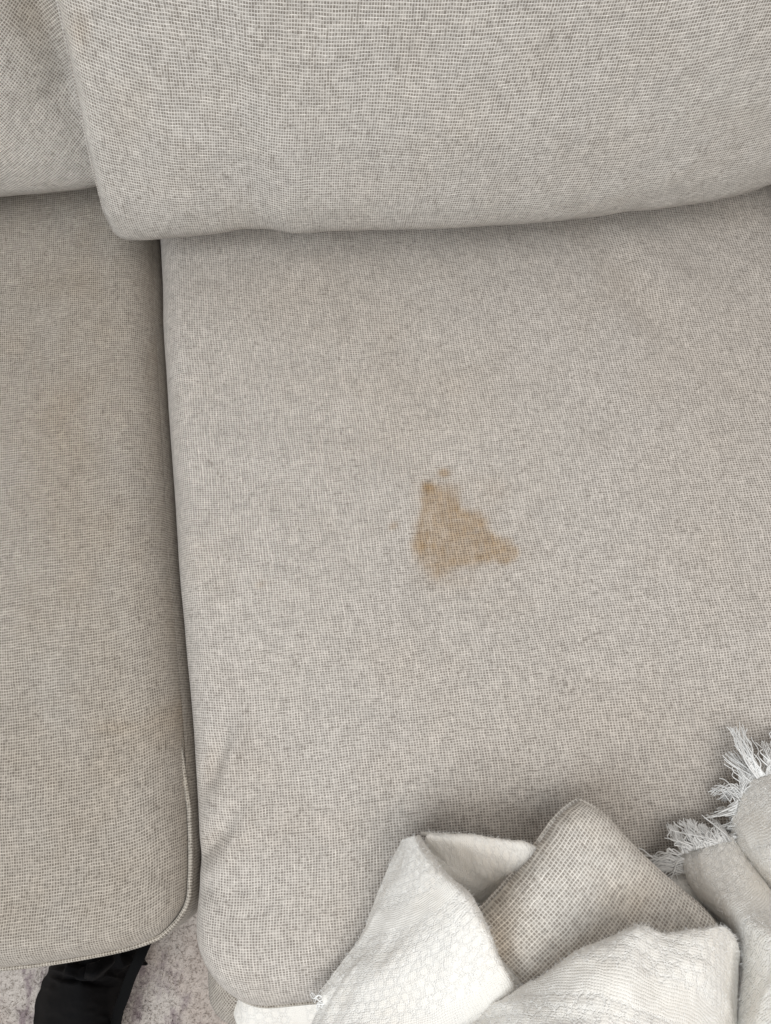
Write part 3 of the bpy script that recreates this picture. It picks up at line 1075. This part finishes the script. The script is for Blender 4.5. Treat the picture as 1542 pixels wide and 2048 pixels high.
# side flap joining the heap on the seat to the hanging end
rows = []
for k in range(5):
    t = k / 4
    rows.append([(690 - 18 * k + 60, 1905 + 30 * k, .463), (694 - 14 * k, 1905 + 26 * k, .470 + .004 * math.sin(k)), (700 - 10 * k - 25, 1925 + 30 * k, .480), (720 - 8 * k, 1960 + 34 * k, .470)])
patch('side_flap', [[(720, 1880, .470), (690, 1915, .468), (665, 1950, .466), (640, 1980, .464)],
                    [(740, 1920, .484), (705, 1945, .482), (675, 1975, .478), (645, 2000, .470)],
                    [(760, 1980, .486), (720, 1990, .484), (685, 2010, .478), (655, 2026, .466)],
                    [('w', *(P(760, 2040, .47))), ('w', *(P(720, 2045, .46))), ('w', *(P(690, 2055, .45))), ('w', *(P(665, 2060, .44)))]], 60, 60, 0.0014, 40, 71)


def tassel(r0, r1, tip, n, spread=0.18, length=None, curl=0.004, rad=0.00050):
    """a limp tassel: cotton threads gathered from the cloth edge r0-r1 towards the tip, a few straying"""
    a, b, c = P(*r0), P(*r1), P(*tip)
    L = np.linalg.norm(c - (a + b) / 2)
    d = (c - (a + b) / 2) / L
    side = np.cross(d, [0, 0, 1.0])
    side /= np.linalg.norm(side) + 1e-9
    bend = random.uniform(-0.18, 0.18) * L
    V, Fs, UVs = [], [], []
    off = 0
    q = np.linspace(0, 1, 12)
    n = int(n * 1.3)
    groups = [rng.normal(0, 1, 2) for _ in range(3)]
    for i in range(n):
        t = random.random()
        stray = random.random() < 0.22
        gq = groups[i % 3]
        end = c + side * (gq[0] * 0.10 * L + rng.normal(0, 0.05 * L)) + d * (gq[1] * 0.07 * L + rng.normal(0, 0.05 * L))
        if stray:
            end = c + side * rng.normal(0, max(spread, 0.2) * L) - d * abs(rng.normal(0, 0.25 * L))
        root = a * (1 - t) + b * t - d * 0.002
        ph, fr = random.uniform(0, 6.28), random.uniform(0.7, 1.9)
        wv = (0.0016 if not stray else 0.0034)
        pts = root[None] * (1 - q)[:, None] + end[None] * q[:, None]
        pts = pts + np.outer(np.sin(np.pi * q) * bend + wv * np.sin(ph + fr * 6.28 * q) * np.minimum(1, q * 3), side)
        pts[:, 2] += 0.0035 * np.sin(np.pi * q) * random.uniform(0.0, 1.2) + rng.normal(0, 0.0010)
        pts[:, 2] = np.maximum(pts[:, 2], 0.4605 + 0.0025 * random.random())
        v_, f_, u_ = tube(pts, rad * random.uniform(0.75, 1.25) * (1 - 0.3 * q), 4)
        V.append(v_)
        Fs += [tuple(x_ + off for x_ in ff) for ff in f_]
        UVs.append(u_)
        off += len(v_)
    mesh_obj('tassel', np.concatenate(V), Fs, M_fringe, throw, np.concatenate(UVs))


# fringe of the right roll
tassel((1362, 1702, .486), (1385, 1692, .492), (1346, 1652, .470), 34, 0.28)
tassel((1385, 1694, .492), (1412, 1688, .494), (1372, 1640, .474), 36, 0.30)
tassel((1408, 1690, .494), (1436, 1682, .494), (1402, 1650, .478), 28, 0.32)
tassel((1432, 1684, .494), (1462, 1676, .488), (1440, 1648, .474), 26, 0.35)
tassel((1362, 1716, .484), (1372, 1735, .484), (1288, 1736, .466), 30, 0.10)
tassel((1362, 1735, .482), (1372, 1752, .482), (1300, 1752, .464), 30, 0.14)
tassel((1356, 1706, .482), (1362, 1720, .482), (1306, 1724, .466), 10, 0.12)
# fringe of the back layer
tassel((1466, 1660, .482), (1470, 1625, .486), (1452, 1668, .466), 34, 0.5)
tassel((1470, 1630, .486), (1474, 1600, .488), (1456, 1622, .468), 34, 0.5)
tassel((1474, 1604, .488), (1482, 1576, .486), (1424, 1577, .466), 16, 0.08)
tassel((1478, 1590, .488), (1494, 1558, .486), (1468, 1508, .470), 46, 0.12)
tassel((1494, 1560, .486), (1510, 1550, .490), (1482, 1520, .470), 30, 0.18)
tassel((1510, 1552, .492), (1530, 1545, .492), (1488, 1456, .470), 36, 0.07)
tassel((1528, 1548, .492), (1550, 1540, .492), (1534, 1488, .474), 34, 0.16)
tassel((1548, 1540, .492), (1580, 1530, .490), (1570, 1470, .474), 34, 0.2)
for k in range(7):
    t = k / 6
    ex, ey = 1462 + 14 * t, 1688 - 95 * t
    tassel((ex + 4, ey + 8, .484), (ex + 6, ey - 8, .486), (ex - random.uniform(12, 34), ey + random.uniform(-14, 22), .464), 12, 0.4)
for k in range(5):
    t = k / 4
    ex, ey = 1366 + 90 * t, 1704 - 24 * t
    tassel((ex - 6, ey, .490), (ex + 8, ey - 2, .490), (ex + random.uniform(-26, 4), ey - random.uniform(20, 44), .466), 10, 0.5)
# frayed corner at the left
tassel((640, 1980, .466), (652, 2000, .468), (622, 1986, .463), 5, 0.15)
tassel((645, 2002, .468), (652, 2018, .466), (636, 2018, .463), 4, 0.2)

fz = np.concatenate(FUZZ)
o = mesh_obj('fuzz', fz, np.arange(len(fz)).reshape(-1, 3).tolist(), M_fringe, throw, smooth=False)
o['kind'] = 'stuff'

# ------------------------------------------------------------------ black bag on the rug


def black_bag():
    root = thing('cloth_bag', 'crumpled black cloth bag lying on the rug beside the sofa', 'bag', tuple(float(q) for q in P(150, 2020, 0.015)))

    def pt(px, py, z):
        return P(px, py, z)
    zt = 0.13
    C = [[(70, 2150, .02), (110, 2150, .06), (170, 2150, .07), (215, 2150, .05), (232, 2150, .02)],
         [(68, 2048, .02), (100, 2048, .09), (160, 2048, .12), (212, 2048, .08), (232, 2048, .02)],
         [(74, 1998, .02), (104, 1992, .11), (160, 1985, .145), (214, 1990, .09), (246, 2000, .02)],
         [(96, 1952, .02), (120, 1942, .11), (170, 1938, .15), (222, 1950, .09), (262, 1962, .02)],
         [(120, 1915, .02), (140, 1908, .10), (190, 1905, .13), (245, 1915, .09), (278, 1925, .02)],
         [(150, 1870, .02), (170, 1870, .08), (215, 1870, .11), (265, 1870, .08), (296, 1882, .02)],
         [(180, 1820, .02), (195, 1820, .06), (235, 1820, .09), (285, 1825, .06), (312, 1835, .02)]]
    c = np.array([[pt(*q) for q in r] for r in C])
    g = catmull(c, 120)
    g = np.moveaxis(catmull(np.moveaxis(g, 1, 0), 90), 0, 1)
    du = np.gradient(g, axis=1)
    dv = np.gradient(g, axis=0)
    n = np.cross(du, dv)
    n /= np.linalg.norm(n, axis=-1)[..., None] + 1e-9
    if n[..., 2].mean() < 0:
        n = -n
    px, py = proj(g)
    crump = np.clip((1985 - py) / 60, 0.12, 1)
    w = crump * (0.017 * (0.5 - np.abs(vnoise2(px / 34 + py / 60, py / 22 - px / 70, 4))) + 0.005 * (0.5 - np.abs(vnoise2(px / 15 - py / 40, py / 13 + px / 30, 8))))
    w = w + 0.012 * G(px, py, 182, 1945, 22, 9, -20) - 0.012 * G(px, py, 165, 1962, 40, 6, 8)
    g = g + n * w[..., None]
    g[..., 2] = np.maximum(g[..., 2], 0.0155)
    nr, nc = g.shape[:2]
    idx = np.arange(nr * nc).reshape(nr, nc)
    per = np.concatenate([idx[0, :], idx[1:, -1], idx[-1, -2::-1], idx[-2:0:-1, 0]])
    v = g.reshape(-1, 3)
    low = v[per].copy()
    low[:, 2] = 0.0135
    N = len(v)
    fc = grid_faces(nr, nc)
    for i in range(len(per)):
        j = (i + 1) % len(per)
        fc.append((per[i], N + i, N + j, per[j]))
    fc.append(tuple(range(N, N + len(per)))[::-1])
    mesh_obj('bag_body', np.concatenate([v, low]), fc, M_black, root)
    # knotted flap
    fl = np.array([[pt(174, 1930, .168), pt(198, 1922, .172), pt(222, 1900, .150)],
                   [pt(170, 1946, .176), pt(192, 1950, .182), pt(226, 1926, .158)],
                   [pt(168, 1957, .165), pt(186, 1962, .168), pt(205, 1950, .150)]])
    gg = catmull(fl, 24)
    gg = np.moveaxis(catmull(np.moveaxis(gg, 1, 0), 24), 0, 1)
    tp = gg.reshape(-1, 3)
    bt = tp - np.array([0, 0, 0.006])
    ix = np.arange(576).reshape(24, 24)
    pr = np.concatenate([ix[0, :], ix[1:, -1], ix[-1, -2::-1], ix[-2:0:-1, 0]])
    fc = grid_faces(24, 24) + [tuple(576 + q for q in f_)[::-1] for f_ in grid_faces(24, 24)]
    for i in range(len(pr)):
        j = (i + 1) % len(pr)
        fc.append((pr[i], 576 + pr[i], 576 + pr[j], pr[j]))
    mesh_obj('flap', np.concatenate([tp, bt]), fc, M_black, root)
    # strap along the right side with two tan tabs
    sp = catmull(np.array([pt(296, 1880, .075), pt(278, 1920, .085), pt(262, 1955, .085), pt(250, 1990, .08), pt(236, 2030, .07), pt(228, 2090, .05)]), 60)
    tan = np.gradient(sp, axis=0)
    tan /= np.linalg.norm(tan, axis=1)[:, None]
    sd = np.cross(tan, [0, 0, 1.0])
    sd /= np.linalg.norm(sd, axis=1)[:, None]
    wdt = 0.006
    prof = [(-wdt, 0), (-wdt, .004), (wdt, .004), (wdt, 0)]
    vv = np.stack([sp + sd * a + np.array([0, 0, b]) for a, b in prof], 1).reshape(-1, 3)
    fs = grid_faces(60, 4, wrap=True) + [(0, 1, 2, 3), (239, 238, 237, 236)]
    mesh_obj('strap', vv, fs, M_black2, root, smooth=False)


black_bag()
